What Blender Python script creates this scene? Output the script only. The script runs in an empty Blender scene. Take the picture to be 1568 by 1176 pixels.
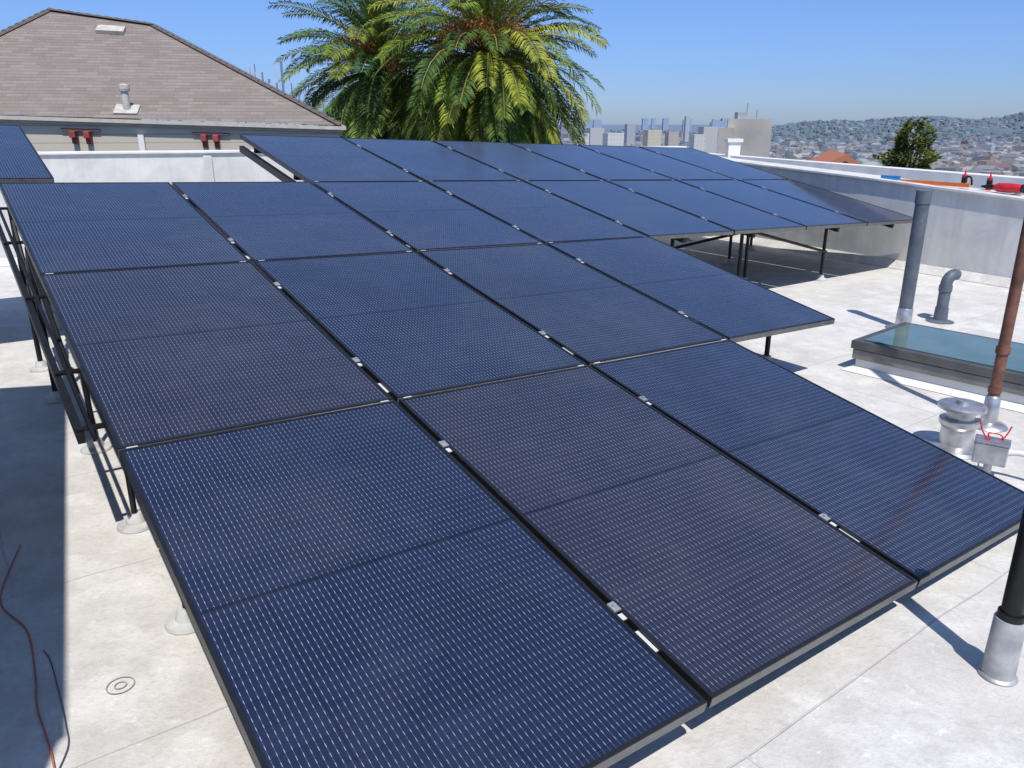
import bpy, math, random
from mathutils import Vector, Matrix, noise
random.seed(7)
sc=bpy.context.scene
COL=sc.collection
# ------------------------------------------------------------------ helpers
class MB:
    def __init__(s): s.v=[];s.f=[];s.m=[];s.uv=[];s.c=[]
    def face(s,pts,m=0,uv=None,col=(1,1,1,1)):
        i=len(s.v);s.v+= [tuple(p) for p in pts];s.f.append(tuple(range(i,i+len(pts))))
        s.m.append(m);s.uv+= (uv if uv else [(0,0)]*len(pts));s.c+=[col]*len(pts)
    def box(s,o,a,b,c,m=0,col=(1,1,1,1),mtop=None,uvm=True):
        o,a,b,c=map(Vector,(o,a,b,c))
        for (n,p,q,top) in ((c,a,b,1),(-c,b,a,0),(a,b,c,0),(-a,c,b,0),(b,c,a,0),(-b,a,c,0)):
            P=[o+n-p-q,o+n+p-q,o+n+p+q,o+n-p+q]
            lp,lq=p.length,q.length
            s.face(P,(mtop if (mtop is not None and top) else m),[(-lp,-lq),(lp,-lq),(lp,lq),(-lp,lq)],col)
    def prism(s,base,top,m=0,mtop=None,caps=True,col=(1,1,1,1)):
        n=len(base)
        for i in range(n):
            j=(i+1)%n
            L=(Vector(base[j])-Vector(base[i])).length;Hh=(Vector(top[i])-Vector(base[i])).length
            s.face([base[i],base[j],top[j],top[i]],m,[(0,0),(L,0),(L,Hh),(0,Hh)],col)
        if caps:
            s.face(top,m if mtop is None else mtop,[(p[0],p[1]) for p in top],col)
            s.face(list(reversed(base)),m,None,col)
    def tube(s,pts,rad,n=12,m=0,caps=True,col=(1,1,1,1)):
        pts=[Vector(p) for p in pts];k=len(pts)
        if not isinstance(rad,(list,tuple)): rad=[rad]*k
        rings=[];ref=None
        for i,p in enumerate(pts):
            t=(pts[min(i+1,k-1)]-pts[max(i-1,0)])
            if t.length<1e-9:t=Vector((0,0,1))
            t.normalize()
            if ref is None:
                ref=Vector((1,0,0)) if abs(t.x)<.9 else Vector((0,1,0))
            x=(ref-t*ref.dot(t)).normalized();ref=x;y=t.cross(x)
            rings.append([p+x*math.cos(2*math.pi*j/n)*rad[i]+y*math.sin(2*math.pi*j/n)*rad[i] for j in range(n)])
        base=len(s.v)
        for r in rings: s.v+=[tuple(q) for q in r]
        for i in range(k-1):
            for j in range(n):
                j2=(j+1)%n
                s.f.append((base+i*n+j,base+i*n+j2,base+(i+1)*n+j2,base+(i+1)*n+j));s.m.append(m)
                s.uv+=[(0,0)]*4;s.c+=[col]*4
        if caps:
            s.f.append(tuple(base+j for j in reversed(range(n))));s.m.append(m);s.uv+=[(0,0)]*n;s.c+=[col]*n
            s.f.append(tuple(base+(k-1)*n+j for j in range(n)));s.m.append(m);s.uv+=[(0,0)]*n;s.c+=[col]*n
    def mesh(s,name,mats,smooth=False,cols=False):
        me=bpy.data.meshes.new(name);me.from_pydata(s.v,[],s.f)
        uv=me.uv_layers.new(name="UVMap")
        fl=[x for t in s.uv for x in t];uv.data.foreach_set("uv",fl)
        if cols:
            ca=me.color_attributes.new("Col",'FLOAT_COLOR','CORNER')
            ca.data.foreach_set("color",[x for t in s.c for x in t])
        for m in mats: me.materials.append(m)
        me.polygons.foreach_set("material_index",s.m)
        if smooth: me.polygons.foreach_set("use_smooth",[True]*len(me.polygons))
        me.update();return me
    def obj(s,name,mats,parent=None,smooth=False,cols=False,bevel=0):
        o=bpy.data.objects.new(name,s.mesh(name,mats,smooth,cols));COL.objects.link(o)
        if smooth:
            md=o.modifiers.new("es",'EDGE_SPLIT');md.split_angle=math.radians(40)
        if bevel:
            md=o.modifiers.new("weld",'WELD');md.merge_threshold=.0005
            md=o.modifiers.new("bev",'BEVEL');md.width=bevel;md.segments=2;md.limit_method='ANGLE'
        if parent:o.parent=parent
        return o
def empty(name,loc=(0,0,0)):
    e=bpy.data.objects.new(name,None);COL.objects.link(e);e.empty_display_size=.2;return e

class N:
    def __init__(s,name):
        s.mat=bpy.data.materials.new(name);s.mat.use_nodes=True
        s.t=s.mat.node_tree;s.b=s.t.nodes["Principled BSDF"]
    def n(s,typ,**k):
        x=s.t.nodes.new(typ)
        for a,b in k.items(): setattr(x,a,b)
        return x
    def l(s,a,b): s.t.links.new(a,b)
    def math(s,op,a,b=None,c=None):
        x=s.n('ShaderNodeMath',operation=op)
        for i,v in enumerate((a,b,c)):
            if v is None: continue
            if isinstance(v,(int,float)): x.inputs[i].default_value=v
            else: s.l(v,x.inputs[i])
        return x.outputs[0]
    def mix(s,f,a,b,mode='MIX'):
        x=s.n('ShaderNodeMix',data_type='RGBA',blend_type=mode)
        for i,v in ((0,f),(6,a),(7,b)):
            if isinstance(v,(int,float)): x.inputs[i].default_value=v
            elif isinstance(v,tuple): x.inputs[i].default_value=(*v[:3],1)
            else: s.l(v,x.inputs[i])
        return x.outputs[2]
    def noise(s,scale,detail=4,vec=None,rough=.55,dist=0):
        x=s.n('ShaderNodeTexNoise');x.inputs['Scale'].default_value=scale;x.inputs['Detail'].default_value=detail
        x.inputs['Roughness'].default_value=rough;x.inputs['Distortion'].default_value=dist
        if vec is not None:s.l(vec,x.inputs['Vector'])
        return x.outputs['Fac']
    def obj(s): return s.n('ShaderNodeTexCoord').outputs['Object']
    def geo(s): return s.n('ShaderNodeNewGeometry').outputs['Position']
    def ramp(s,f,p0,p1,c0=(0,0,0),c1=(1,1,1)):
        x=s.n('ShaderNodeValToRGB');e=x.color_ramp.elements
        e[0].position=p0;e[1].position=p1;e[0].color=(*c0,1);e[1].color=(*c1,1);s.l(f,x.inputs[0]);return x.outputs[0]
    def base(s,c):
        if isinstance(c,tuple): s.b.inputs['Base Color'].default_value=(*c[:3],1)
        else: s.l(c,s.b.inputs['Base Color'])
    def set(s,rough=.6,metal=0,spec=None,ior=None):
        s.b.inputs['Roughness'].default_value=rough;s.b.inputs['Metallic'].default_value=metal
        if spec is not None: s.b.inputs['Specular IOR Level'].default_value=spec
        if ior: s.b.inputs['IOR'].default_value=ior
    def bump(s,h,st=.3,d=.01):
        x=s.n('ShaderNodeBump');x.inputs['Strength'].default_value=st;x.inputs['Distance'].default_value=d
        s.l(h,x.inputs['Height']);s.l(x.outputs[0],s.b.inputs['Normal'])
def simple(name,c,rough=.6,metal=0,var=.25,scale=8,bump=0):
    m=N(name);v=m.noise(scale,5,m.geo())
    dark=tuple(x*(1-var) for x in c);lite=tuple(min(1,x*(1+var*.6)) for x in c)
    m.base(m.ramp(v,.3,.7,dark,lite));m.set(rough,metal)
    if bump: m.bump(m.noise(scale*6,4,m.geo()),bump,.01)
    return m.mat

# ------------------------------------------------------------------ materials
def roof_mat():
    m=N("white_roof_coating");g=m.geo()
    big=m.noise(.9,4,g);mid=m.noise(5,8,g,.62,.1);fine=m.noise(45,6,g,.7);blot=m.noise(2.3,6,g,.6,.2)
    c=m.ramp(mid,.38,.62,(.515,.50,.47),(.66,.645,.615))
    c=m.mix(m.math('MULTIPLY',m.ramp(blot,.46,.60),.6),c,(.50,.475,.435))
    c=m.mix(m.math('MULTIPLY',m.ramp(big,.45,.62),.35),c,(.70,.69,.66))
    c=m.mix(m.math('MULTIPLY',m.ramp(fine,.50,.70),.38),c,(.37,.345,.31))
    sc1=m.noise(13,8,g,.75,.5);c=m.mix(m.math('MULTIPLY',m.ramp(sc1,.58,.64),.45),c,(.78,.77,.74))
    sc2=m.noise(8,8,g,.78,.3);c=m.mix(m.math('MULTIPLY',m.ramp(sc2,.60,.68),.4),c,(.34,.32,.285))
    # sparse foot scuffs / drips
    vs=m.n('ShaderNodeTexVoronoi');vs.inputs['Scale'].default_value=3.5;m.l(g,vs.inputs['Vector'])
    c=m.mix(m.math('MULTIPLY',m.math('MULTIPLY',m.ramp(vs.outputs['Distance'],.05,.16,(1,1,1),(0,0,0)),m.ramp(m.noise(20,5,g,.7),.45,.6)),.45),c,(.36,.34,.30))
    mp2=m.n('ShaderNodeMapping');mp2.inputs['Rotation'].default_value=(0,0,.75);mp2.inputs['Scale'].default_value=(1,4,1);m.l(g,mp2.inputs['Vector'])
    br2=m.noise(3.2,7,mp2.outputs[0],.7,.1);c=m.mix(m.math('MULTIPLY',m.ramp(br2,.54,.70),.3),c,(.39,.37,.33))
    nn=m.n('ShaderNodeTexNoise');nn.inputs['Scale'].default_value=3;m.l(g,nn.inputs['Vector'])
    mp=m.n('ShaderNodeMapping');mp.inputs['Rotation'].default_value=(0,0,-.63);m.l(g,mp.inputs['Vector'])
    br=m.n('ShaderNodeTexBrick');br.inputs['Scale'].default_value=1;br.inputs['Mortar Size'].default_value=.006
    br.inputs['Brick Width'].default_value=3.0;br.inputs['Row Height'].default_value=1.0;br.inputs['Mortar Smooth'].default_value=.4
    wob=m.n('ShaderNodeVectorMath',operation='SCALE');wob.inputs['Scale'].default_value=.03;m.l(nn.outputs['Color'],wob.inputs[0])
    w2=m.n('ShaderNodeVectorMath',operation='ADD');m.l(mp.outputs[0],w2.inputs[0]);m.l(wob.outputs[0],w2.inputs[1])
    m.l(w2.outputs[0],br.inputs['Vector'])
    c=m.mix(m.math('MULTIPLY',m.math('MULTIPLY',br.outputs['Fac'],m.ramp(mid,.35,.6)),.4),c,(.29,.28,.26))
    m.base(c);m.set(.75,0,.3)
    h=m.math('ADD',m.math('MULTIPLY',mid,1.0),m.math('MULTIPLY',fine,.5));h=m.math('SUBTRACT',h,m.math('MULTIPLY',br.outputs['Fac'],.5))
    m.bump(h,.5,.016);return m.mat
ROOF=roof_mat()
def paint_wall():
    m=N("white_parapet_paint");g=m.geo()
    mid=m.noise(2.2,8,g,.65,.8);fine=m.noise(30,5,g)
    mp=m.n('ShaderNodeMapping');mp.inputs['Scale'].default_value=(6,6,.5);m.l(g,mp.inputs['Vector'])
    st=m.noise(1.5,5,mp.outputs[0])
    c=m.ramp(mid,.35,.65,(.52,.52,.51),(.65,.65,.63))
    c=m.mix(m.math('MULTIPLY',m.ramp(st,.5,.72),.35),c,(.38,.38,.36))
    m.base(c);m.set(.7,0,.3);m.bump(m.math('ADD',mid,m.math('MULTIPLY',fine,.3)),.3,.01);return m.mat
WALL=paint_wall()
WHITE=simple("white_cap_paint",(.72,.72,.70),.6,0,.15,3)

def panel_glass():
    m=N("solar_cell_glass")
    uv=m.n('ShaderNodeUVMap').outputs[0];sp=m.n('ShaderNodeSeparateXYZ');m.l(uv,sp.inputs[0]);x,y=sp.outputs[0],sp.outputs[1]
    oi=m.n('ShaderNodeObjectInfo')
    def line(c,period,width):
        a=m.math('ABSOLUTE',m.math('SUBTRACT',m.math('FRACT',m.math('ADD',m.math('DIVIDE',c,period),.5)),.5))
        return m.math('LESS_THAN',a,width/period/2)
    cell=.1685
    gap=line(x,cell,.0026)
    xb=m.math('ADD',x,cell/20)
    bus=line(xb,cell/10,.0016)
    half=.0835
    row=line(y,half,.0018)
    dash=m.math('LESS_THAN',m.math('FRACT',m.math('DIVIDE',y,half/3)),.42)
    fing=m.math('ADD',.22,m.math('MULTIPLY',dash,.78))
    mid=m.math('LESS_THAN',m.math('ABSOLUTE',y),.007)
    vo=m.n('ShaderNodeTexWhiteNoise',noise_dimensions='3D');cv=m.n('ShaderNodeCombineXYZ')
    m.l(m.math('FLOOR',m.math('DIVIDE',x,cell)),cv.inputs[0]);m.l(m.math('FLOOR',m.math('DIVIDE',y,half)),cv.inputs[1]);m.l(oi.outputs['Random'],cv.inputs[2]);m.l(cv.outputs[0],vo.inputs['Vector'])
    c=oi.outputs['Color']
    c=m.mix(m.math('MULTIPLY',vo.outputs['Value'],.35),c,(.006,.009,.022))
    vis=m.math('ADD',.55,m.math('MULTIPLY',m.noise(1.7,3,m.geo()),.75))
    c=m.mix(m.math('MULTIPLY',m.math('MULTIPLY',bus,fing),vis),c,(.30,.335,.40))
    dk=m.math('MAXIMUM',m.math('MAXIMUM',gap,row),mid)
    c=m.mix(m.math('MULTIPLY',dk,.8),c,(.004,.005,.010))
    du=m.noise(1.2,6,m.geo(),.7,.5)
    c=m.mix(m.math('MULTIPLY',m.ramp(du,.45,.75),.045),c,(.4,.38,.36))
    m.base(c)
    rg=m.math('ADD',.06,m.math('MULTIPLY',m.noise(2.5,5,m.geo()),.14));m.l(rg,m.b.inputs['Roughness'])
    m.b.inputs['Specular IOR Level'].default_value=.5;m.b.inputs['IOR'].default_value=1.8
    m.bump(m.noise(6,2,uv),.03,.01)
    return m.mat
GLASS=panel_glass()
FRAME=simple("black_anodised_frame",(.035,.036,.04),.36,.6,.2,20)
FRAMESIDE=simple("sunlit_frame_side",(.17,.17,.165),.5,.3,.2,20)  # front side of the black frame, sunlight put into its grey
BLACK=simple("black_steel",(.02,.02,.022),.45,.5,.3,15)
ALU=simple("galvanised_metal",(.55,.55,.56),.38,.8,.3,18)
ALUD=simple("dull_metal",(.42,.43,.44),.5,.4,.3,18)
PVC=simple("grey_pipe_paint",(.10,.12,.15),.55,0,.3,12)
FOOT=simple("grey_flashing",(.52,.52,.51),.65,0,.25,14)
RUST=simple("rusty_pipe",(.17,.075,.05),.7,.1,.5,14,.3)
RED=simple("red_plastic",(.55,.02,.03),.35,0,.15,10)
ORANGE=simple("orange_plastic",(.75,.17,.03),.4,0,.1,10)
BLUE=simple("blue_plastic",(.02,.22,.55),.4,0,.1,10)
STUCCO=simple("stucco",(.55,.52,.47),.85,0,.15,3,.3)

# ------------------------------------------------------------------ camera
cam=bpy.data.cameras.new("camera");co=bpy.data.objects.new("camera",cam);COL.objects.link(co)
cam.sensor_width=36;cam.lens=36*1202/1568;cam.clip_start=.05;cam.clip_end=30000
pitch=math.atan(401/1202)
co.location=(0,0,1.6);co.rotation_euler=(math.pi/2-pitch,0,0);sc.camera=co

# ------------------------------------------------------------------ light
SUN_AZ=math.radians(167);SUN_EL=math.radians(60)
sd=Vector((math.sin(SUN_AZ)*math.cos(SUN_EL),math.cos(SUN_AZ)*math.cos(SUN_EL),math.sin(SUN_EL)))
sl=bpy.data.lights.new("sun",'SUN');sl.energy=4.8;sl.angle=math.radians(.53);sl.color=(1,.955,.89)
so=bpy.data.objects.new("sun",sl);COL.objects.link(so);so.rotation_euler=sd.to_track_quat('Z','Y').to_euler();so.location=(3,-6,12)
w=bpy.data.worlds.new("World");sc.world=w;w.use_nodes=True;nt=w.node_tree
sky=nt.nodes.new('ShaderNodeTexSky');sky.sky_type='NISHITA';sky.sun_disc=False
sky.sun_elevation=SUN_EL;sky.sun_rotation=SUN_AZ;sky.altitude=30;sky.air_density=1.0;sky.dust_density=.3;sky.ozone_density=3.0
tc=nt.nodes.new('ShaderNodeTexCoord');sx=nt.nodes.new('ShaderNodeSeparateXYZ');nt.links.new(tc.outputs['Generated'],sx.inputs[0])
rp_=nt.nodes.new('ShaderNodeValToRGB');el=rp_.color_ramp.elements;el[0].position=0;el[0].color=(.37,.49,.82,1);el[1].position=.5;el[1].color=(.78,.86,1.0,1)
e3=el.new(.16);e3.color=(.47,.60,.92,1);e4=el.new(.05);e4.color=(.37,.50,.86,1)
nt.links.new(sx.outputs[2],rp_.inputs[0])
mx=nt.nodes.new('ShaderNodeMix');mx.data_type='RGBA';mx.blend_type='MULTIPLY';mx.inputs[0].default_value=1
nt.links.new(sky.outputs[0],mx.inputs[6]);nt.links.new(rp_.outputs[0],mx.inputs[7])
nt.links.new(mx.outputs[2],nt.nodes['Background'].inputs[0]);nt.nodes['Background'].inputs[1].default_value=.15
sc.view_settings.view_transform='Standard';sc.view_settings.look='None';sc.view_settings.exposure=0

# ------------------------------------------------------------------ roof deck
W0,W1=(4.14,9.58),(5.20,7.77)
mb=MB()
deck=[(-12,-5),(8.6,-5),(8.6,2.0),(6.85,4.95),W1,W0,(2.62,12.35),(-9,8.1),(-12,7)]
b=[(x,y,-12) for x,y in deck];t=[(x,y,0) for x,y in deck]
mb.prism(b,t,1,0)
mb.obj("roof_deck",[ROOF,STUCCO])
# ------------------------------------------------------------------ parapets
def wall_run(name,pts,heights,thick,mats,capw=.03,side=1):
    e=empty(name);mb=MB();cp=MB();cv=MB()
    for i in range(len(pts)-1):
        A=Vector((*pts[i],0));B=Vector((*pts[i+1],0));d=(B-A).normalized();n=Vector((d.y,-d.x,0))*side
        hA,hB=heights[i],heights[i+1]
        base=[A,B,B+n*thick,A+n*thick]
        top=[A+Vector((0,0,hA)),B+Vector((0,0,hB)),B+n*thick+Vector((0,0,hB)),A+n*thick+Vector((0,0,hA))]
        mb.prism(base,top)
        o=.03
        cb=[A-n*o+Vector((0,0,hA+.002)),B-n*o+Vector((0,0,hB+.002)),B+n*(thick+o)+Vector((0,0,hB+.002)),A+n*(thick+o)+Vector((0,0,hA+.002))]
        ct=[p+Vector((0,0,capw)) for p in cb];cp.prism(cb,ct)
        c0=.09
        cv.face([A-n*c0+Vector((0,0,.004)),B-n*c0+Vector((0,0,.004)),B-n*.003+Vector((0,0,c0)),A-n*.003+Vector((0,0,c0))])
    mb.obj("wall",[mats[0]],e);cp.obj("coping",[mats[1]],e,bevel=.006);cv.obj("cant_strip",[mats[2]],e)
    return e
wall_run("back_parapet_wall",[(-9,8.1),(2.62,12.35)],[1.25,1.22],.22,(WALL,WHITE,ROOF),.03,-1)
mb=MB();d=Vector((.939,.344,0));n=Vector((.344,-.939,0))
A=Vector((-9,8.1,0))+d*5.6
mb.box(A+n*.03+Vector((0,0,.61)),d*.05,n*.028,Vector((0,0,.60)));mb.obj("parapet_pilaster",[WALL],bevel=.01)
wall_run("right_parapet_wall",[(2.62,12.35),W0,W1,(6.85,4.95),(8.6,2.0)],[1.10,.96,.84,.72,.66],.30,(WALL,WALL,ROOF),.03,-1)

# ------------------------------------------------------------------ solar array
O=Vector((-3.325,5.212,1.23));U=Vector((.8082,.5878,-.0369)).normalized();V=Vector((.5712,-.7976,-.1939))
V=(V-U*V.dot(U)).normalized();Nn=-(U.cross(V));PU,PV=1.06,1.742
def P(u,v,n=0): return O+U*(PU*u)+V*(PV*v)+Nn*n
hw,hl,th,fr=1.040/2,1.728/2,.036,.0115
mb=MB()
X,Y,Z=Vector((1,0,0)),Vector((0,1,0)),Vector((0,0,1))
mb.box((0,hl-fr/2,-th/2),X*hw,Y*(fr/2),Z*(th/2),1);mb.box((0,-hl+fr/2,-th/2),X*hw,Y*(fr/2),Z*(th/2),1)
mb.box((hw-fr/2,0,-th/2),X*(fr/2),Y*(hl-fr),Z*(th/2),1);mb.box((-hw+fr/2,0,-th/2),X*(fr/2),Y*(hl-fr),Z*(th/2),1)
mb.box((0,-hl-.0012,-th*.55),X*hw,Y*.001,Z*(th*.42),2)
g=-.0022;xx,yy=hw-fr,hl-fr
mb.face([(-xx,-yy,g),(xx,-yy,g),(xx,yy,g),(-xx,yy,g)],0,[(-xx,-yy),(xx,-yy),(xx,yy),(-xx,yy)])
mb.face([(-xx,yy,-.008),(xx,yy,-.008),(xx,-yy,-.008),(-xx,-yy,-.008)],1)
pm=mb.mesh("solar_panel",[GLASS,FRAME,FRAMESIDE])
R=Matrix((U,-V,Nn)).transposed().to_4x4()
BLUEC=(.0125,.0185,.050);MAUVE=(.024,.023,.041);MID=(.016,.020,.046)
tints={(0,1):MAUVE,(1,2):MAUVE,(0,0):MID,(2,1):MID,(2,2):BLUEC,(1,1):BLUEC,(0,2):(.0125,.0175,.048)}
cells=[(u,-1) for u in range(2,8)]+[(u,0) for u in range(0,8)]+[(u,1) for u in range(0,4)]+[(u,2) for u in range(0,3)]
def add_panel(loc,tint):
    o=bpy.data.objects.new("solar_panel",pm);COL.objects.link(o)
    rj=Matrix.Rotation(random.uniform(-.003,.003),4,'X')@Matrix.Rotation(random.uniform(-.003,.003),4,'Y')
    o.matrix_world=Matrix.Translation(loc)@R@rj;o.color=(*tint,1)
for (u,v) in cells:
    tn=tints.get((u,v),random.choice([BLUEC,MID,(.014,.020,.050)]))
    if v<=0: tn=tuple(q*1.25 for q in tn)  # far rows tinted paler, reflected sky put into the cell colour
    add_panel(P(u+.5,v+.5),tn)
LC=Vector((-4.1,6.9,1.575))
for k in range(3):
    add_panel(LC-U*(PU*(k+.5))+V*(PV*.5),BLUEC)
# racking
rack=empty("panel_mounting_rack");rb=MB();ps=MB();ft=MB();cl=MB();wh=MB()
def bar(a,b,wd,ht,mbx,up=Nn):
    a,b=Vector(a),Vector(b);d=(b-a);L=d.length/2;d.normalize();s=d.cross(up).normalized();u2=s.cross(d)
    mbx.box((a+b)/2,d*L,s*wd,u2*ht)
def rails(u0,u1,row,u_in=.02):
    for fv in (.22,.78):
        bar(P(u0+u_in,row+fv,-.062),P(u1-u_in,row+fv,-.062),.02,.022,rb)
rails(2,8,-1);rails(0,8,0);rails(0,4,1);rails(0,3,2)
def foot(p):
    x,y=p[0],p[1]
    ft.tube([(x,y,.003),(x,y,.014),(x,y,.020),(x,y,.055),(x,y,.06)],[.075,.072,.040,.030,.026],18)
def post(u,v,low=-.12,r=.018):
    t=P(u,v,low);ps.tube([(t.x,t.y,.05),t],r,10);foot(t)
    return t
def vbeam(u,v0,v1): bar(P(u,v0,-.115),P(u,v1,-.115),.02,.028,rb)
for u,v0,v1 in ((.12,.04,1.93),(1.0,.05,2.9),(2.0,-.95,2.9),(3.0,-.95,1.93),(3.94,-.95,1.9),(4.6,-.95,.9),(5.5,-.95,.9),(6.8,-.95,.9),(7.8,-.95,.9)):
    vbeam(u,v0,v1)
bar(P(-.05,.10,-.145),P(-.05,1.80,-.145),.013,.018,rb)
bar(P(-.02,.04,-.10),P(-.02,1.85,-.10),.006,.012,rb)
for v in (.1,.5,1.0,1.5,1.78): bar(P(-.06,v,-.12),P(.06,v,-.12),.012,.006,rb)
for v in (.1,.55): post(.04,v,r=.016)
post(.10,1.12,r=.013)
for v in (1.70,2.18,2.66): post(.095,v,r=.012)
for v in (.3,1.0,1.7,2.4,2.9): 
    for u in (1.0,2.0): post(u,v)
for v in (.3,1.0,1.8): post(3.0,v)
post(3.94,1.75);post(3.94,1.1);post(3.94,.3)
for u in (4.6,5.5,6.8):
    for v in (.82,.1,-.7): post(u,v)
post(7.8,-.2);post(7.8,-.85);post(6.05,.6);post(5.0,.35)
def brace(u0,v0,n0,u1,v1,h):
    q=P(u1,v1);ps.tube([P(u0,v0,n0),(q.x,q.y,h)],.015,8)
brace(5.5,.82,-.10,6.8,.82,.30);brace(5.5,.82,-.13,5.5,.1,.25);brace(.04,.55,-.14,.04,.1,.45);brace(.04,.55,-.14,.06,1.08,.30)
brace(.04,.06,-.14,.04,.5,.3)
for s in (.05,.8,1.6):
    q=LC-U*.05+V*s;ps.tube([(q.x,q.y,.05),q-Nn*.1],.019,10);foot(q)
    q=LC-U*2.0+V*s;ps.tube([(q.x,q.y,.05),q-Nn*.1],.019,10);foot(q)
bar(LC-U*.06+V*.02-Nn*.1,LC-U*.06+V*1.7-Nn*.1,.02,.028,rb);bar(LC-U*2.+V*.02-Nn*.1,LC-U*2.+V*1.7-Nn*.1,.02,.028,rb)
def clamp(u,v):
    c=P(u,v,.002);cl.box(c,U*.013,V*.018,Nn*.003);cl.tube([c+Nn*.003,c+Nn*.011],.0065,8)
    cl.box(P(u,v,-.02),U*.007,V*.014,Nn*.018)
    wh.box(P(u,v+.022,-.004),U*.0085,V*.012,Nn*.002)
for row,u0,u1 in ((-1,3,7),(0,1,7),(1,1,3),(2,1,2)):
    for u in range(u0,u1+1):
        for fv in (.22,.78): clamp(u,row+fv)
for (u,v) in ((1,1.93),(2,1.90),(1,2.86),(2,2.84),(3,1.83),(2,.93),(3,.94),(1,.95)):
    wh.box(P(u,v,-.010),U*.0085,V*(.042 if v>1 else .025),Nn*.002)  # pale strips added for the bright spots in the gaps
for v,us in ((1,(0,1,2,3)),(2,(0,1,2)),(0,(2,3,4,5,6,7))):
    for u in us:
        for du in (.05,.95): wh.box(P(u+du,v,-.003),U*.018,V*.0032,Nn*.003)
for v in (1,2):
    um=4 if v==1 else 3
    for u in range(um): wh.box(P(u+.5,v-.0010,-.010),U*.50,V*.0011,Nn*.004)  # thin pale strip as a painted glint of the frame edge
rb.obj("rails",[BLACK],rack);ps.obj("posts",[BLACK],rack,smooth=True);ft.obj("feet",[FOOT],rack,smooth=True)
cl.obj("clamps",[simple("clamp_metal",(.46,.47,.48),.4,.5,.2)],rack);wh.obj("glint_strips",[simple("pale_glint_metal",(.68,.69,.70),.4,.2,.1)],rack)  # pale strips are painted glints at clamps, gaps and row edges

# ------------------------------------------------------------------ roof furniture
def grp(name,parts):
    e=empty(name)
    for nm,m,mats,sm in parts: m.obj(nm,mats,e,smooth=sm)
    return e
x,y=3.19,6.23
a=MB();a.tube([(x,y,.18),(x,y,1.09)],.052,24);a2=MB();a2.tube([(x,y,1.0),(x,y,1.10)],.058,24)
b=MB();b.tube([(x,y,.003),(x,y,.01),(x,y,.03),(x,y,.17),(x,y,.175)],[.13,.12,.060,.057,.054],24)
grp("vent_pipe",[("pipe",a,[PVC],True),("socket",a2,[PVC],True),("boot",b,[ALU],True)])
x,y=3.62,6.47;a=MB();pts=[(x,y,.1),(x,y,.32)]
for k in range(1,9):
    t=k/8*math.radians(110);pts.append((x+.075*(1-math.cos(t))*.92,y+.075*(1-math.cos(t))*.38,.32+.075*math.sin(t)))
a.tube(pts,.046,20);b=MB();b.tube([(x,y,.003),(x,y,.02),(x,y,.12)],[.11,.055,.052],20)
c=MB();c.tube([(x,y,.26),(x,y,.31)],.052,20)
grp("elbow_vent_pipe",[("pipe",a,[PVC],True),("boot",b,[PVC],True),("collar",c,[PVC],True)])
x,y=2.64,4.06
a=MB();a.tube([(x,y,.1),(x,y,1.9)],.029,18);b=MB();b.tube([(x,y,.003),(x,y,.015),(x,y,.03),(x,y,.17),(x,y,.18)],[.10,.09,.042,.038,.03],20)
c=MB();c.tube([(x,y,.42),(x,y,.455)],.036,18);c.tube([(x,y,.20),(x,y,.225)],.035,18)
grp("rusty_mast_pipe",[("pipe",a,[RUST],True),("boot",b,[ALU],True),("coupling",c,[RUST],True)])
x,y=1.48,1.99
a=MB();a.tube([(x,y,.15),(x,y,.75)],.030,20);b=MB();b.tube([(x,y,.003),(x,y,.008),(x,y,.012),(x,y,.2),(x,y,.205)],[.055,.052,.046,.043,.041],24)
c=MB();c.tube([(x,y,.198),(x,y,.225)],.037,20)
grp("black_vent_pipe",[("pipe",a,[BLACK],True),("sleeve",b,[ALUD],True),("collar",c,[BLACK],True)])
x,y=2.29,3.75
a=MB();a.tube([(x,y,.003),(x,y,.02),(x,y,.03),(x,y,.13)],[.15,.14,.08,.078],28)
b=MB();b.tube([(x,y,.12),(x,y,.135),(x,y,.14),(x,y,.16),(x,y,.165)],[.080,.092,.095,.095,.08],28)
c=MB();c.tube([(x,y,.165),(x,y,.215),(x,y,.22),(x,y,.235),(x,y,.243)],[.065,.068,.112,.112,.10],28);c.tube([(x,y,.243),(x,y,.262)],.028,12)
grp("galvanised_roof_vent",[("stack",a,[ALU],True),("band",b,[ALU],True),("cap",c,[ALU],True)])
x,y=2.25,3.40
e=empty("junction_box");a=MB();ux=Vector((.83,-.55,0))*.07;uy=Vector((.55,.83,0))*.05
a.box((x,y,.13),ux,uy,Vector((0,0,.05)));a.obj("box",[ALUD],e,bevel=.006)
a=MB();a.box((x,y,.185),ux*1.05,uy*1.05,Vector((0,0,.004)));a.obj("lid",[ALU],e,bevel=.002)
a=MB();a.tube([(x,y,.01),(x,y,.09)],.018,12);a.obj("stub",[ALUD],e)
a=MB()
def wire(m,pts,r,n=8,k=6):
    P_=[Vector(p) for p in pts];out=[]
    for i in range(len(P_)-1):
        p0=P_[max(i-1,0)];p1=P_[i];p2=P_[i+1];p3=P_[min(i+2,len(P_)-1)]
        for j in range(k):
            t=j/k;out.append(.5*((2*p1)+(p2-p0)*t+(2*p0-5*p1+4*p2-p3)*t*t+(3*p1-p0-3*p2+p3)*t**3))
    out.append(P_[-1]);m.tube(out,r,n)
wire(a,[(x-.02,y,.185),(x-.05,y+.01,.23),(x-.06,y+.03,.28)],.0035)
wire(a,[(x-.01,y,.185),(x-.02,y+.01,.22),(x+.03,y,.215),(x+.05,y,.19)],.0035)
wire(a,[(x+.02,y,.185),(x+.06,y+.01,.20),(x+.09,y+.02,.25)],.0035);a.obj("red_wires",[RED],e,smooth=True)
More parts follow.
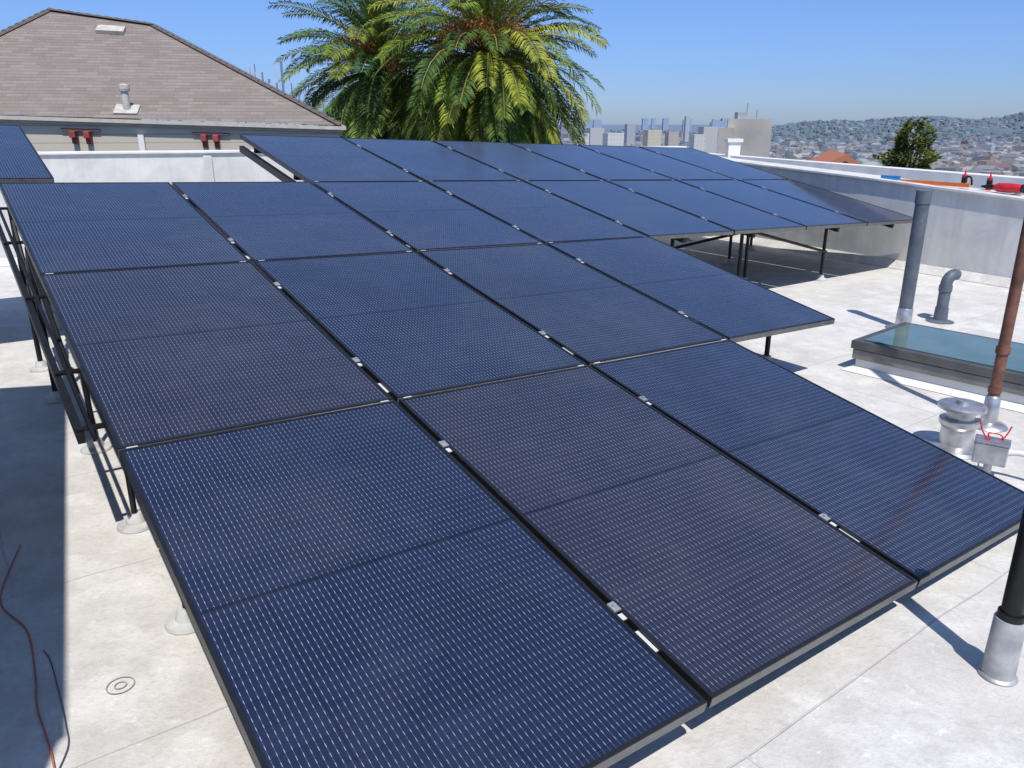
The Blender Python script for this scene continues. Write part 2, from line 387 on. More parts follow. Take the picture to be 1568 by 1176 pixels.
a=MB();wire(a,[(x+.05,y,.12),(x+.12,y-.05,.14),(x+.2,y-.12,.11),(x+.3,y-.22,.05),(x+.45,y-.3,.02)],.014,12);a.obj("conduit",[WHITE],e,smooth=True)
# skylight
e=empty("skylight");c0=Vector((2.30,5.10,0));da=Vector((.65,-.76,0)).normalized();db=Vector((.76,.65,0)).normalized();LA_,LB_=1.12,.76
def rect(m,o0,o1,z0,z1,mi=0,flare=0):
    ctr=c0+da*LA_/2+db*LB_/2
    def rr(o,z): return [ctr+da*sx*(LA_/2+o)+db*sy*(LB_/2+o)+Vector((0,0,z)) for sx,sy in ((-1,-1),(1,-1),(1,1),(-1,1))]
    m.prism(rr(o0,z0),rr(o1,z1),mi)
a=MB();rect(a,.05,-.01,.003,.03);rect(a,-.02,-.02,.03,.10);a.obj("curb",[WHITE],e,bevel=.004)
a=MB();rect(a,-.0,-.0,.085,.150);a.obj("frame_lower",[simple("dark_grey_metal",(.22,.22,.21),.5,.3,.25)],e,bevel=.004)
a=MB();rect(a,.012,.012,.155,.21)
DGM=simple("grey_metal_rim",(.12,.12,.12),.45,.4,.25);a.obj("frame_upper",[DGM],e,bevel=.004)
sg=N("skylight_glass");g_=sg.geo();sg.base(sg.ramp(sg.noise(2.5,3,g_),.3,.7,(.07,.13,.115),(.13,.19,.175)));sg.set(.03,0,.7,1.55)
a=MB();rect(a,-.045,-.045,.2115,.216);a.obj("glass",[sg.mat],e)
e=empty("roof_drain");a=MB()
for r0,r1 in ((.040,.036),(.018,.014)):
    n=28
    for i in range(n):
        t0,t1=2*math.pi*i/n,2*math.pi*(i+1)/n
        a.face([(-1.17+r*math.cos(t),1.94+r*math.sin(t),.005) for r,t in ((r0,t0),(r0,t1),(r1,t1),(r1,t0))])
a.obj("ring",[simple("drain_grey",(.36,.36,.35),.7)],e)
a=MB();wire(a,[(-1.95,2.75,.008),(-1.80,2.38,.008),(-1.6,2.2,.008),(-1.44,1.97,.008),(-1.36,1.84,.008),(-1.19,1.62,.008),(-1.0,1.3,.008)],.0025);a.obj("red_cable",[simple("faded_red_cable",(.5,.14,.10),.6)],smooth=True)
a=MB();wire(a,[(-1.49,2.10,.006),(-1.44,2.05,.006),(-1.33,1.90,.006),(-1.24,1.77,.006),(-1.19,1.68,.006),(-1.16,1.5,.006)],.0018);a.obj("black_cable",[simple("grey_blue_cable",(.08,.09,.13),.6)],smooth=True)

# unseen building added off to the left to shade the roof there
e=empty("added_shade_block");a=MB();A=Vector((-2.56,3.42,0));d1=Vector((.474,-.88,0));d2=Vector((-.88,-.20,0)).normalized()
B=A+d1*3.45;base=[A,B,B+d2*4,A+d2*4];a.prism(base,[p+Vector((0,0,2.4)) for p in base])
a.obj("walls",[STUCCO],e)
a=MB();ctr=sum(base,Vector())/4;a.prism([ctr+(p-ctr)*1.005+Vector((0,0,2.402)) for p in base],[ctr+(p-ctr)*1.005+Vector((0,0,2.43)) for p in base]);a.obj("roof",[ROOF],e)
a=MB();a.box(A+d1*1.6+Vector((.02,.01,1.0)),d1*.42,Vector((.88,.474,0))*.03,Vector((0,0,.98)));a.obj("door",[simple("door_paint",(.25,.28,.3))],e)

# ------------------------------------------------------------------ things on the right parapet
dW=(Vector((*W0,0))-Vector((*W1,0)));LW=dW.length;dW.normalize();nW=Vector((dW.y,-dW.x,0));ZZ=Vector((0,0,1))
def onwall(t,off,dz): return Vector((*W1,0))+dW*t+nW*off+ZZ*(.84+.12*t/LW+.032+dz)
e=empty("power_drill");q=onwall(.50,.14,.06)
a=MB();a.tube([q-dW*.14+nW*.02,q-dW*.03,q+dW*.08,q+dW*.12],[.042,.050,.045,.026],14);a.obj("motor_body",[RED],e,smooth=True)
a=MB();a.tube([q+dW*.12,q+dW*.19,q+dW*.26],[.026,.024,.008],10);a.tube([q-dW*.16+nW*.02,q-dW*.141+nW*.02],.040,12);a.obj("chuck",[BLACK],e,smooth=True)
a=MB();a.tube([q-dW*.05,q-dW*.10+nW*.15],[.028,.026],10);a.box(q-dW*.12+nW*.19-ZZ*.01,dW*.07,nW*.045,ZZ*.04);a.obj("grip_and_battery",[BLACK],e)
e=empty("spirit_level");a=MB();a.box(onwall(1.25,.08,.02),dW*.40,nW*.010,ZZ*.02);a.obj("beam",[ORANGE],e)
a=MB();a.box(onwall(1.78,.08,.021),dW*.12,nW*.011,ZZ*.021);a.obj("end",[BLUE],e)
for off,t in ((.26,1.02),(.25,.74)):
    e=empty("caulk_tube");q=onwall(t,off,-.002)
    a=MB();a.tube([q,q+ZZ*.13],.028,12);a.tube([q+ZZ*.13,q+ZZ*.145,q+ZZ*.19],[.014,.010,.004],8);a.obj("tube",[RED],e,smooth=True)
    a=MB();a.tube([q+ZZ*.05,q+ZZ*.105],.029,12);a.obj("label",[BLACK],e)
e=empty("clamp_tool");q=onwall(.93,.12,.02);a=MB();wire(a,[q,q+ZZ*.09,q+ZZ*.10-dW*.06,q+ZZ*.02-dW*.08],.010);a.obj("jaw",[BLACK],e)
e=empty("plastic_tub");q=onwall(.17,.16,-.002);a=MB();a.tube([q,q+ZZ*.11],[.055,.068],16,caps=False);a.tube([q+ZZ*.105,q+ZZ*.118],.073,16)
a.obj("tub",[simple("clear_plastic",(.5,.6,.7),.2,0,.3,30)],e,smooth=True)

# ------------------------------------------------------------------ neighbour roof beyond the right wall
e=empty("neighbour_flat_roof_building");a=MB()
nb=[(2.98,12.7),(4.55,9.82),(5.58,8.0),(7.2,5.2),(8.3,5.5),(6.9,11.2),(4.9,19.6),(3.6,21.5),(2.5,14.0)]
a.prism([(x,y,-12) for x,y in nb],[(x,y,.56) for x,y in nb],1,0);a.obj("body",[ROOF,STUCCO],e)
a=MB();L=[(8.0,5.2),(6.70,10.6),(4.9,17.6),(4.1,21)]
for i in range(3):
    A=Vector((*L[i],0));B=Vector((*L[i+1],0));d=(B-A).normalized();n=Vector((d.y,-d.x,0))
    bb=[A,B,B+n*.3,A+n*.3];a.prism([p+ZZ*.4 for p in bb],[p+ZZ*.90 for p in bb])
a.obj("parapet",[WHITE],e)
e=empty("white_chimney");a=MB();a.box((4.88,18.1,.7),X*.13,Y*.13,ZZ*.5);a.box((4.88,18.1,1.22),X*.17,Y*.17,ZZ*.035);a.obj("stack",[WHITE],e)
TILE=N("clay_tile");
br=TILE.n('ShaderNodeTexWave');br.inputs['Scale'].default_value=6;TILE.l(TILE.geo(),br.inputs[0])
TILE.base(TILE.mix(br.outputs['Fac'],(.34,.11,.05),(.46,.18,.09)));TILE.set(.8)
e=empty("tile_gable_roof_house");a=MB();gx,gy=7.75,19.5
g0=[Vector((gx-.95,gy-.6,.44)),Vector((gx+1.0,gy-.2,.36)),Vector((gx+.05,gy-.4,.90))];g1=[p+Vector((.8,3.0,0)) for p in g0]
a.face([g0[0],g0[2],g1[2],g1[0]]);a.face([g0[2],g0[1],g1[1],g1[2]])
a.prism([g0[0]+Y*-.03-ZZ*.13,g0[2]+Y*-.03-ZZ*.16,g0[2]+Y*-.03,g0[0]+Y*-.03],[g0[0]-ZZ*.13,g0[2]-ZZ*.16,g0[2],g0[0]])
a.prism([g0[2]+Y*-.03-ZZ*.16,g0[1]+Y*-.03-ZZ*.13,g0[1]+Y*-.03,g0[2]+Y*-.03],[g0[2]-ZZ*.16,g0[1]-ZZ*.13,g0[1],g0[2]])
a.obj("roof",[TILE.mat],e)
a=MB();h0=[p+Vector((0,.12,-.08)) for p in g0];a.face([h0[0],h0[1],h0[2]]);a.face([h0[0]-ZZ*8,h0[1]-ZZ*8,h0[1],h0[0]]);a.obj("gable_wall",[WHITE],e)

# ------------------------------------------------------------------ shingle house
def uvface(mb,pts,m=0):
    pts=[Vector(p) for p in pts];n=(pts[1]-pts[0]).cross(pts[-1]-pts[0]).normalized()
    h=Vector((n.y,-n.x,0));h=h.normalized() if h.length>1e-6 else X;up=n.cross(h)
    if up.z<0: up=-up
    mb.face(pts,m,[(p.dot(h),p.dot(up)) for p in pts])
SH=N("asphalt_shingles");uv=SH.n('ShaderNodeUVMap').outputs[0]
br=SH.n('ShaderNodeTexBrick');br.inputs['Scale'].default_value=1;br.inputs['Brick Width'].default_value=.24;br.inputs['Row Height'].default_value=.125;br.offset=.37
br.inputs['Mortar Size'].default_value=.003;br.inputs['Mortar Smooth'].default_value=.6;br.inputs['Color1'].default_value=(.185,.158,.142,1);br.inputs['Color2'].default_value=(.255,.22,.20,1);br.inputs['Mortar'].default_value=(.15,.125,.11,1)
SH.l(uv,br.inputs['Vector']);sp=SH.n('ShaderNodeSeparateXYZ');SH.l(uv,sp.inputs[0])
rowf=SH.math('FRACT',SH.math('DIVIDE',sp.outputs[1],.125))
c=SH.mix(SH.ramp(rowf,.0,.28,(.7,.7,.7),(0,0,0)),br.outputs['Color'],(.085,.07,.062))
c=SH.mix(SH.math('MULTIPLY',SH.noise(2,5,uv),.35),c,(.20,.17,.15))
c=SH.mix(SH.math('MULTIPLY',SH.ramp(SH.noise(30,5,uv,.8),.5,.62),.4),c,(.33,.295,.265))
SH.base(c);SH.set(.95,0,.15);SH.bump(rowf,-.5,.02);SH=SH.mat
SD=N("beige_siding");uv=SD.n('ShaderNodeUVMap').outputs[0];sp=SD.n('ShaderNodeSeparateXYZ');SD.l(uv,sp.inputs[0])
fr_=SD.math('FRACT',SD.math('DIVIDE',sp.outputs[1],.14));c=SD.ramp(fr_,.0,.16,(.26,.23,.18),(.58,.52,.42))
SD.base(SD.mix(SD.math('MULTIPLY',SD.noise(4,4),.2),c,(.45,.40,.32)));SD.set(.7);SD.bump(fr_,.5,.02);SD=SD.mat
e=empty("shingle_roof_house")
RL=Vector((-9.305,17.34,3.74));RR=Vector((-7.23,17.3,3.46));FL=Vector((-10.5,13.09,1.79));FR=Vector((-2.97,14.5,1.545));BR=Vector((-4.6,21.5,1.6));BL=Vector((-9.9,22.0,1.7))
a=MB();uvface(a,[FL,FR,RR,RL]);uvface(a,[FR,BR,RR]);uvface(a,[BR,BL,RL,RR]);uvface(a,[BL,FL,RL])
a.obj("roof",[SH],e)
a=MB()
for A,B in ((FL,FR),(FR,BR),(BL,FL)):
    d=(B-A).normalized();n=Vector((d.y,-d.x,0)).normalized()
    a.box((A+B)/2+n*.02-ZZ*.045,d*((B-A).length/2+.02),n*.035,ZZ*.03)
    a.box((A+B)/2-n*.03-ZZ*.09,d*((B-A).length/2-.03),n*.012,ZZ*.03)
a.obj("gutter_and_fascia",[simple("gutter_paint",(.50,.47,.41),.5,0,.15)],e)
a=MB();ctr=(FL+FR+BR+BL)/4
def ins(p,k,z): q=ctr+(p-ctr)*k;return Vector((q.x,q.y,z))
W=[ins(p,.982,-12) for p in (FL,FR,BR,BL)];T=[ins(p,.982,z) for p,z in ((FL,1.70),(FR,1.46),(BR,1.46),(BL,1.6))]
for i in range(4):
    j=(i+1)%4;L=(W[j]-W[i]).length;a.face([W[i],W[j],T[j],T[i]],0,[(0,-12),(L,-12),(L,T[j].z),(0,T[i].z)])
a.obj("walls",[SD],e)
dF=(T[1]-T[0]).normalized();nF=Vector((dF.y,-dF.x,0)).normalized()
BRK=simple("bracket_paint",(.30,.055,.045),.6);a=MB();wn=MB();tr=MB()
Lf=(T[1]-T[0]).length
def atx(ratio):
    A_,D_=T[0],dF;t=(ratio*A_.y-A_.x)/(D_.x-ratio*D_.y);return A_+D_*t
for rt in (-.530,-.513,-.373,-.3585):
    c=atx(rt)+nF*.10;z0=c.z-.19;a.box((c.x,c.y,z0),dF*.045,nF*.09,ZZ*.055);a.box((c.x-nF.x*.04,c.y-nF.y*.04,z0-.10),dF*.04,nF*.05,ZZ*.05)
a.obj("brackets",[BRK],e,bevel=.01)
for rt in (-.522,-.365):
    c=atx(rt)+nF*.02;wn.box((c.x,c.y,.5),dF*.45,nF*.03,ZZ*.45);tr.box((c.x+nF.x*.012,c.y+nF.y*.012,c.z-.115),dF*.30,nF*.02,ZZ*.018)
wn.obj("windows",[simple("window_dark",(.05,.06,.07),.1)],e);tr.obj("window_hoods",[simple("hood_brown",(.16,.08,.06))],e)
a=MB();c=atx(-.450)+nF*.05
a.box((c.x,c.y,-2),dF*.045,nF*.025,ZZ*3.4);a.obj("downspout",[WHITE],e)
def hipcap(A,B):
    m=MB();n=int((B-A).length/.18);d=(B-A)/n;s=d.normalized().cross(ZZ).normalized()
    for i in range(n):
        p=A+d*i;m.face([p-s*.10+ZZ*.0,p+ZZ*.045,p+d*1.15+ZZ*.025,p+d*1.15-s*.10-ZZ*.0]);m.face([p+ZZ*.045,p+s*.10,p+d*1.15+s*.10,p+d*1.15+ZZ*.025])
    return m
for A,B in ((FR,RR),(RL,RR),(FL,RL)): hipcap(A,B).obj("ridge_caps",[SH],e)
nR=((FR-FL).cross(RL-FL)).normalized()
if nR.z<0:nR=-nR
def onbear(bx,bz):
    D_=Vector((bx,1,bz));Q=Vector((0,0,1.6));t=(FL-Q).dot(nR)/D_.dot(nR);return Q+D_*t
p=onbear(-.463,.0135);a=MB();a.tube([p-ZZ*.05,p+ZZ*.34],.06,14);a.tube([p+ZZ*.30,p+ZZ*.34,p+ZZ*.40,p+ZZ*.42],[.085,.095,.095,.03],14)
tsl=(RL-FL);tsl=(tsl-dF*tsl.dot(dF)).normalized()
a.box(p+nR*.02,dF*.19,tsl*.16,nR*.01);a.obj("roof_vent_pipe",[simple("vent_beige",(.5,.47,.42))],e,smooth=False)
p=onbear(-.468,.100);a=MB();a.box(p+nR*.04,dF*.25,tsl*.13,nR*.035);a.obj("low_vent",[simple("vent_cream",(.5,.47,.4))],e)

# ------------------------------------------------------------------ palms
def leafmat(name,tr=.2):
    m=N(name);at=m.n('ShaderNodeAttribute');at.attribute_name="Col"
    m.base(at.outputs['Color']);m.set(.5,0,.15)
    tl=m.n('ShaderNodeBsdfTranslucent');m.l(at.outputs['Color'],tl.inputs[0]);mx=m.n('ShaderNodeMixShader');mx.inputs[0].default_value=tr
    out=m.t.nodes['Material Output'];m.l(m.b.outputs[0],mx.inputs[1]);m.l(tl.outputs[0],mx.inputs[2]);m.l(mx.outputs[0],out.inputs[0]);return m.mat
LEAF=leafmat("palm_leaf");BARK=simple("palm_bark",(.19,.13,.085),.9,0,.5,3,.6)
FRUIT=simple("palm_fruit",(.62,.24,.06),.6,0,.4,8)
def palm(name,cx,cy,cz,size,nf,rnd,upr=0.0,tone=0):
    r=random.Random(rnd);e=empty(name);m=MB();rc=MB();fr_=MB()
    for i in range(nf):
        k=(i+.5)/nf
        az=i*2.39996+r.uniform(-.2,.2)
        e0=math.radians(86-146*k**.74+r.uniform(-9,9))+upr*(1-k)
        Lf=size*(1.0-.14*k)*r.uniform(.88,1.08)
        bend=(1.2 if k<.6 else .85)*r.uniform(.75,1.25)*(1-upr)
        if e0<-.6:bend*=.6
        hz=Vector((math.cos(az),math.sin(az),0));side=Vector((-hz.y,hz.x,0))
        if k>.82 and hz.y<-.85: continue
        p=Vector((cx,cy,cz))+hz*.30*(.4+k)+ZZ*(.5*(1-2*k));pts=[p.copy()];tans=[]
        ns=26
        for s in range(ns):
            el=e0-bend*((s/ns)**1.25);el=max(el,-1.5)
            t=hz*math.cos(el)+ZZ*math.sin(el)+side*.08*math.sin(i+s*.1);t.normalize();p=p+t*(Lf/ns);pts.append(p.copy());tans.append(t)
        g=r.random()
        if k>.95: col=(.22,.16,.08)
        elif g<.32: col=(.30,.33,.045)
        elif g<.70: col=(.17,.25,.035)
        else: col=(.08,.14,.03)
        if tone: col=tuple(a*b for a,b in zip(col,(.60,.75,1.0)))
        rc.tube(pts[::4]+[pts[-1]],[.035*(1-.8*q/ (len(pts[::4]))) for q in range(len(pts[::4])+1)],4,caps=False,col=(.34,.32,.11,1))
        nl=70
        tw=r.uniform(-.5,.5)
        for q in range(nl):
            f=.08+.92*q/nl;ix=f*ns;i0=min(int(ix),ns-1);pp=pts[i0].lerp(pts[i0+1],ix-i0);t=tans[i0]
            upv=side.cross(t);upv=upv if upv.z>0 else -upv
            ll=.62*size/4.0*(math.sin(min(1,f*1.15+.12)*math.pi*.62)**.8)*(1.0 if f<.75 else 1-(f-.75)*1.9)*r.uniform(.8,1.12)
            for sgn in (-1,1):
                sd2=(side*math.cos(tw*.6)+upv*math.sin(tw*.6)*1)*sgn
                dr=(sd2*.82+t*.62+upv*r.uniform(.0,.35)).normalized()
                wv=t.cross(dr).cross(dr).normalized()*(.021*size/4*1.1)
                mid=pp+dr*ll*.55; tip=pp+dr*ll*.95-ZZ*ll*.28
                sh=r.uniform(.55,1.35);cc=(col[0]*sh,col[1]*sh,col[2]*sh,1)
                m.face([pp-wv*.5,mid-wv,tip,mid+wv],0,None,cc)
    m.obj("fronds",[LEAF],e,cols=True);rc.obj("frond_stems",[LEAF],e,cols=True)
    for i in range(14 if not tone else 7):
        az=r.uniform(3.5,5.9);p=Vector((cx,cy,cz+.1))
        hz=Vector((math.cos(az),math.sin(az),0));L=r.uniform(1.4,2.2)
        end=p+hz*L*.85+ZZ*r.uniform(.1,1.0)
        rc2=[p,p.lerp(end,.5)+ZZ*.25,end];fr_.tube(rc2,[.03,.025,.015],5)
        for j in range(130):
            q=end+Vector((r.gauss(0,.18),r.gauss(0,.18),r.gauss(-.12,.18)));d=Vector((r.gauss(0,1),r.gauss(0,1),r.gauss(-.6,.8))).normalized()*.09
            s=Vector((d.y,-d.x,.3)).normalized()*.022
            fr_.face([q-s,q+s,q+d])
            fr_.face([q-d*.4-ZZ*.02,q+s.cross(d).normalized()*.03,q+d*.5])
    fr_.obj("fruit_clusters",[FRUIT],e)
    t=MB();zz=[-14,-6,cz-2.4,cz-1.6,cz-.9,cz-.2,cz+.4];rr=[.60,.55,.50,.60,.66,.5,.15]
    pts=[];rd=[]
    for a_,b_,c_,d_ in zip(zz[:-1],zz[1:],rr[:-1],rr[1:]):
        n=max(2,int((b_-a_)/.12))
        for j in range(n):
            f=j/n;pts.append((cx,cy,a_+(b_-a_)*f));rd.append((c_+(d_-c_)*f)*(1.07 if j%2 else .94))
    t.tube(pts,rd,20)
    for j in range(240):
        z=cz-.4-j*.018;az=j*2.4;hz=Vector((math.cos(az),math.sin(az),0));sd_=Vector((-hz.y,hz.x,0))
        q=Vector((cx,cy,z))+hz*.52;t.face([q-sd_*.09,q+sd_*.09,q+hz*.16+ZZ*.12+sd_*.05,q+hz*.16+ZZ*.12-sd_*.05])
    t.obj("trunk",[BARK],e)
    s_=MB()
    for i in range(500):
        az=r.uniform(0,6.28);z=cz-r.uniform(.3,1.6);hz=Vector((math.cos(az),math.sin(az),0));sd_=Vector((-hz.y,hz.x,0))
        p=Vector((cx,cy,z))+hz*r.uniform(.45,.75);q=p+hz*r.uniform(.1,.5)-ZZ*r.uniform(.4,1.3)
        g=r.uniform(.6,1.3);s_.face([p-sd_*.03,p+sd_*.03,q],0,None,(.15*g,.11*g,.06*g,1))
    s_.obj("dead_skirt",[LEAF],e,cols=True)
palm("palm_tree",-.72,26,3.35,3.75,180,3)
palm("palm_tree.001",-4.45,29,3.3,3.85,135,11,.12,1)

# ------------------------------------------------------------------ ground, hills
def sm(t): t=max(0,min(1,t));return t*t*(3-2*t)
def hgt(x,y):
    d=math.hypot(x,y);base=-13-34*sm((d-40)/560)
    r_=x/max(y,1) if y>0 else 3
    h=0
    if y>900:
        a=sm((r_-.20)/.34)
        b=sm((y-1600)/1500)*sm((4900-y)/1500)
        k=.80+.20*math.sin(r_*17+2.2)+.10*math.sin(r_*41)
        h=94*a*b*k
    return base+h
ys=[-40,0,30,60,100,150,220,320,450]+[600+i*110 for i in range(38)]+[5000,6000,8000,11000,16000]
xs_=[-12+.0,-6,-4,-2.5,-1.6]+[-1.2+.05*i for i in range(49)]+[1.6,2.5,4,6,12]
idx={};vv=[];ff=[]
for j,yy_ in enumerate(ys):
    for i,rx in enumerate(xs_):
        xx_=rx*max(yy_,150);idx[(i,j)]=len(vv);vv.append((xx_,yy_,hgt(xx_,yy_)+4*noise.noise(Vector((xx_*.004,yy_*.004,0)))*(1 if yy_>500 else 0)))
for j in range(len(ys)-1):
    for i in range(len(xs_)-1): ff.append((idx[(i,j)],idx[(i+1,j)],idx[(i+1,j+1)],idx[(i,j+1)]))
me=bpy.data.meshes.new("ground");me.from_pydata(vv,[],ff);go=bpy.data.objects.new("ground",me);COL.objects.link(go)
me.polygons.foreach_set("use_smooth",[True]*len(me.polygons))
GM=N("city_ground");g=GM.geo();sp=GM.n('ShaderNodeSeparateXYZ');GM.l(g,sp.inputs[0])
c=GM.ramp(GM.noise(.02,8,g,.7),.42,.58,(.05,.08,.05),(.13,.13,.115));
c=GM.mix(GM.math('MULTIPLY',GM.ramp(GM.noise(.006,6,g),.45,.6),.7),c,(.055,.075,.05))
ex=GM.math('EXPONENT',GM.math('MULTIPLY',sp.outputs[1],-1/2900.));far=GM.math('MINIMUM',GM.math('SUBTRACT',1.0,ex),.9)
c=GM.mix(far,c,(.15,.205,.29));GM.base(c);GM.set(.95,0,.1);me.materials.append(GM.mat)  # bluish distance haze mixed into the ground colour

# ------------------------------------------------------------------ distant city
CM=N("city_walls");at=CM.n('ShaderNodeAttribute');at.attribute_name="Col"
uv=CM.n('ShaderNodeUVMap').outputs[0];br=CM.n('ShaderNodeTexBrick');br.offset=0;br.inputs['Scale'].default_value=1
br.inputs['Brick Width'].default_value=2.6;br.inputs['Row Height'].default_value=3.0;br.inputs['Mortar Size'].default_value=.85;br.inputs['Mortar Smooth'].default_value=.1
CM.l(uv,br.inputs['Vector']);CM.base(CM.mix(CM.math('MULTIPLY',CM.math('SUBTRACT',1.0,br.outputs['Fac']),at.outputs['Alpha']),at.outputs['Color'],(.10,.12,.15)));CM.set(.85,0,.1)
CR=N("city_roofs");at=CR.n('ShaderNodeAttribute');at.attribute_name="Col";CR.base(at.outputs['Color']);CR.set(.9,0,.1)
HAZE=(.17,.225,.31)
def bake_haze(c,d,a=.55,L=2300.):  # blends distance haze into a surface colour
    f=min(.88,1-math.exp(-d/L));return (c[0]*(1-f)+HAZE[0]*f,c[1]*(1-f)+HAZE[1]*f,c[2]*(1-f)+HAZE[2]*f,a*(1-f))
r=random.Random(5);a=MB();tree_m=MB()
pal=[(.50,.47,.42),(.58,.56,.52),(.46,.41,.34),(.52,.46,.33),(.37,.35,.33),(.28,.26,.25),(.40,.28,.21),(.30,.34,.38),(.56,.49,.31),(.24,.28,.32),(.62,.61,.58),(.34,.14,.10),(.44,.42,.38)]
palw=[(.66,.65,.62),(.68,.66,.60),(.62,.55,.38),(.58,.55,.48),(.70,.70,.69),(.45,.46,.46),(.50,.40,.30)]
rp=[(.08,.075,.07),(.15,.135,.125),(.22,.21,.20),(.30,.29,.27),(.20,.09,.06),(.13,.10,.085),(.36,.36,.35)]
th0=.62
def rratio(): return r.uniform(-.02,.74) if r.random()<.75 else r.uniform(-.8,1.1)
for i in range(7600):
    q_=r.random()
    d=r.uniform(240,1700) if q_<.50 else 230*math.exp(r.random()**.7*2.9)
    ratio=rratio();x=ratio*d;y=d
    if d>1900 and ratio>.2 and r.random()<.45: continue
    if d>3500 and ratio>.25: continue
    z=hgt(x,y)
    lw,ld=r.uniform(3.5,7),r.uniform(4.5,9);h=r.choice([5,6,6,7,8,9,10])*(1 if r.random()<.96 else 1.7)
    if d<420: h=min(h,9)
    if ratio<.22:
        h*=r.choice([.8,1,1.2,1.5]);lw*=1.5;ld*=1.4
        if d>1500:h*=r.choice([1,1.2,1.5])
    th=th0+(math.pi/2 if r.random()<.5 else 0)+r.gauss(0,.05)
    ca,sa=math.cos(th),math.sin(th);A=Vector((ca,sa,0));B=Vector((-sa,ca,0));o=Vector((x,y,z-4))
    wc=bake_haze(r.choice(palw if (ratio<.24 and r.random()<.75) else pal),d);rcx=bake_haze(r.choice(rp),d)
    base=[o-A*lw-B*ld,o+A*lw-B*ld,o+A*lw+B*ld,o-A*lw+B*ld];top=[p+ZZ*(h+4) for p in base]
    for q in range(4):
        q2=(q+1)%4;L=(base[q2]-base[q]).length;a.face([base[q],base[q2],top[q2],top[q]],0,[(0,0),(L,0),(L,h+4),(0,h+4)],wc)
    if r.random()<.6 and h<12:
        rh=r.uniform(1.5,3.2);m1=(top[0]+top[1])/2+ZZ*rh;m2=(top[2]+top[3])/2+ZZ*rh
        a.face([top[0],m1,m2,top[3]],1,None,rcx);a.face([m1,top[1],top[2],m2],1,None,rcx)
        a.face([top[0],top[1],m1],1,None,wc);a.face([top[2],top[3],m2],1,None,wc)
    else:
        a.face(top,1,None,rcx)
        if r.random()<.4: a.box((x+r.uniform(-2,2),y+r.uniform(-2,2),z+h+1),A*1.5,B*1.5,ZZ*1.2,1,wc)
a.obj("distant_city_buildings",[CM.mat,CR.mat],cols=True)
for i in range(5600):
    d=240*math.exp(r.random()**.75*2.7);ratio=rratio()
    if r.random()<.5: ratio=r.uniform(.28,.8)
    x=ratio*d;y=d;z=hgt(x,y)
    g=r.uniform(.7,1.2)
    if d<800:
        R_=r.uniform(2.0,4.5);hh=R_*r.uniform(.9,1.5)
        for k in range(34 if d<500 else 20):
            v=Vector((r.gauss(0,1),r.gauss(0,1),r.gauss(0,1))).normalized()*r.uniform(.45,1)
            p=Vector((x+v.x*R_,y+v.y*R_,z+hh+v.z*R_*.8));s=R_*r.uniform(.22,.5)
            t1=Vector((r.gauss(0,1),r.gauss(0,1),r.gauss(0,1))).normalized()*s;t2=t1.cross(v+Vector((.1,.2,.3))).normalized()*s
            gg=g*r.uniform(.8,1.2)*(.8+.25*v.z);cc=bake_haze((.06*gg,.088*gg,.036*gg),d*.65,0)
            tree_m.face([p-t1,p+t2,p+t1,p-t2],0,None,cc)
    else:
        # far woodland: small uneven domes
        R_=r.uniform(5,12);hh=r.uniform(5,10);cc=bake_haze((.05*g,.078*g,.032*g),d,0,2900.);n=7
        rg=[[Vector((x+math.cos(6.283*j/n)*R_*kk*r.uniform(.8,1.15),y+math.sin(6.283*j/n)*R_*kk*r.uniform(.8,1.15),z-2+(hh+2)*zz_*r.uniform(.85,1.1))) for j in range(n)] for kk,zz_ in ((1,0),(.85,.6))]
        tp=Vector((x,y,z+hh))
        for j in range(n):
            j2=(j+1)%n;tree_m.face([rg[0][j],rg[0][j2],rg[1][j2],rg[1][j]],0,None,cc);tree_m.face([rg[1][j],rg[1][j2],tp],0,None,cc)
tree_m.obj("distant_trees",[CR.mat],cols=True)
# downtown skyline, distance haze painted into the tower colours
a=MB();r=random.Random(9)
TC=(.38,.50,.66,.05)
def tower(px,top,wpx,d,col=TC):
    x=(px-784)/1267*d;z=1.6+(187-top)/1335*d;w_=wpx/1267*d/2
    a.box((x,d,(z-60)/2),X*w_,Y*w_,ZZ*((z+60)/2),0,col,1)
for px,top,wp in ((388,104,7),(395,100,6),(404,112,9),(412,122,12),(424,128,10),(433,96,9),(437,95,5),(447,128,8),(455,135,12),(468,128,8),(479,140,12),(372,122,9),(360,134,12),(492,138,10),(505,148,14)):
    tower(px,top,wp,4200+r.uniform(-300,300))
for k in range(16):
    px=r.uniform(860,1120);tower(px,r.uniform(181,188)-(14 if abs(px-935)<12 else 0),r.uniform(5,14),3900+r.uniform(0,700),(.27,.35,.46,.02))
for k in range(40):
    px=r.uniform(-100,850);tower(px,r.uniform(164,184),r.uniform(5,14),3900+r.uniform(0,700),(.32,.41,.53,.03))
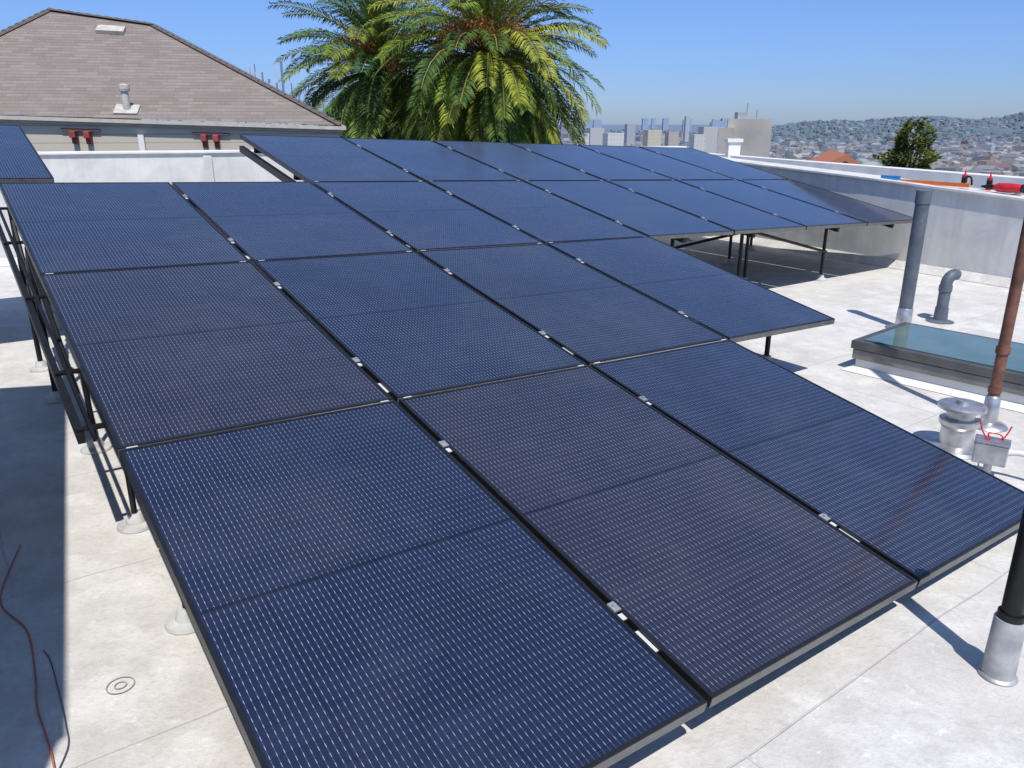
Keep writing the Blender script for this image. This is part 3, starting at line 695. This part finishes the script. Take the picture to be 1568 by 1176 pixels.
for px,top,wp,d,cl_ in ((912,196,24,900,(.56,.54,.50,.2)),(965,190,14,1400,(.50,.50,.49,.1)),(1052,178,7,1500,(.58,.58,.58,.1)),(1085,194,26,1000,(.58,.56,.50,.2)),(885,188,12,1700,(.50,.52,.55,.1)),(1000,199,24,760,(.62,.56,.40,.3)),(940,204,28,600,(.64,.63,.60,.25)),(1070,206,20,560,(.60,.58,.54,.25)),(1030,202,18,700,(.48,.42,.36,.2)),(890,204,22,640,(.66,.65,.62,.3))):
    c_=bake_haze(cl_[:3],d,cl_[3]);x=(px-784)/1267*d;z=1.6+(187-top)/1335*d;w_=wp/1267*d/2
    a.box((x,d,(z-60)/2),Vector((.9,.35,0)).normalized()*w_,Vector((-.35,.9,0)).normalized()*w_*.6,ZZ*((z+60)/2),0,c_,1)
a.obj("downtown_skyline",[CM.mat,CR.mat],cols=True)
e=empty("concrete_building");CON=simple("concrete",(.42,.40,.37),.85,0,.2,.6,.2)
a=MB();a.box((11.75,41,-5.1),Vector((1.0,-.25,0)),Vector((.3,1.2,0)),ZZ*6.85);a.obj("tower",[CON],e)
a=MB();a.box((10.55,40.6,-5.4),Vector((.35,-.1,0)),Vector((.3,1.2,0)),ZZ*6.75);a.obj("side_wing",[CON],e)
a=MB();a.box((11.3,41,1.9),X*.22,Y*.3,ZZ*.16);a.tube([(11.6,41,1.7),(11.6,41,2.5)],.03,6);a.tube([(12.1,41,1.7),(12.1,41,2.2)],.03,6);a.obj("roof_gear",[ALUD],e)
def conifer(name,cx,cy,zt,zb,rad,seed):
    r=random.Random(seed);e=empty(name);m=MB()
    for i in range(14000):
        k=r.random()**.6;z=zt-(zt-zb)*k
        lob=1+.28*math.sin(z*4+3*math.sin(z*1.7))
        az=r.uniform(0,6.28);R_=rad*(.12+1.6*min(k,.55)**.8)*(.8+.25*math.sin(az*3+z*2))*lob*(.5+.5*r.random()**.4)
        v=Vector((math.cos(az),math.sin(az),0));p=Vector((cx,cy,z))+v*R_
        d=(v*.8+ZZ*r.uniform(-.3,.7)+Vector((r.gauss(0,.4),r.gauss(0,.4),0))).normalized()*r.uniform(.12,.26);s=d.cross(Vector((r.gauss(0,1),r.gauss(0,1),r.gauss(0,1)))).normalized()*.06
        g=r.uniform(.5,1.3);m.face([p-s,p+d,p+s],0,None,(.12*g,.15*g,.035*g,1))
    m.obj("foliage",[LEAF],e,cols=True);t=MB();t.tube([(cx,cy,-14),(cx,cy,zt-.6)],[.3,.04],8);t.obj("trunk",[BARK],e)
conifer("conifer_tree",17.1,35,1.75,-4.5,1.65,4)
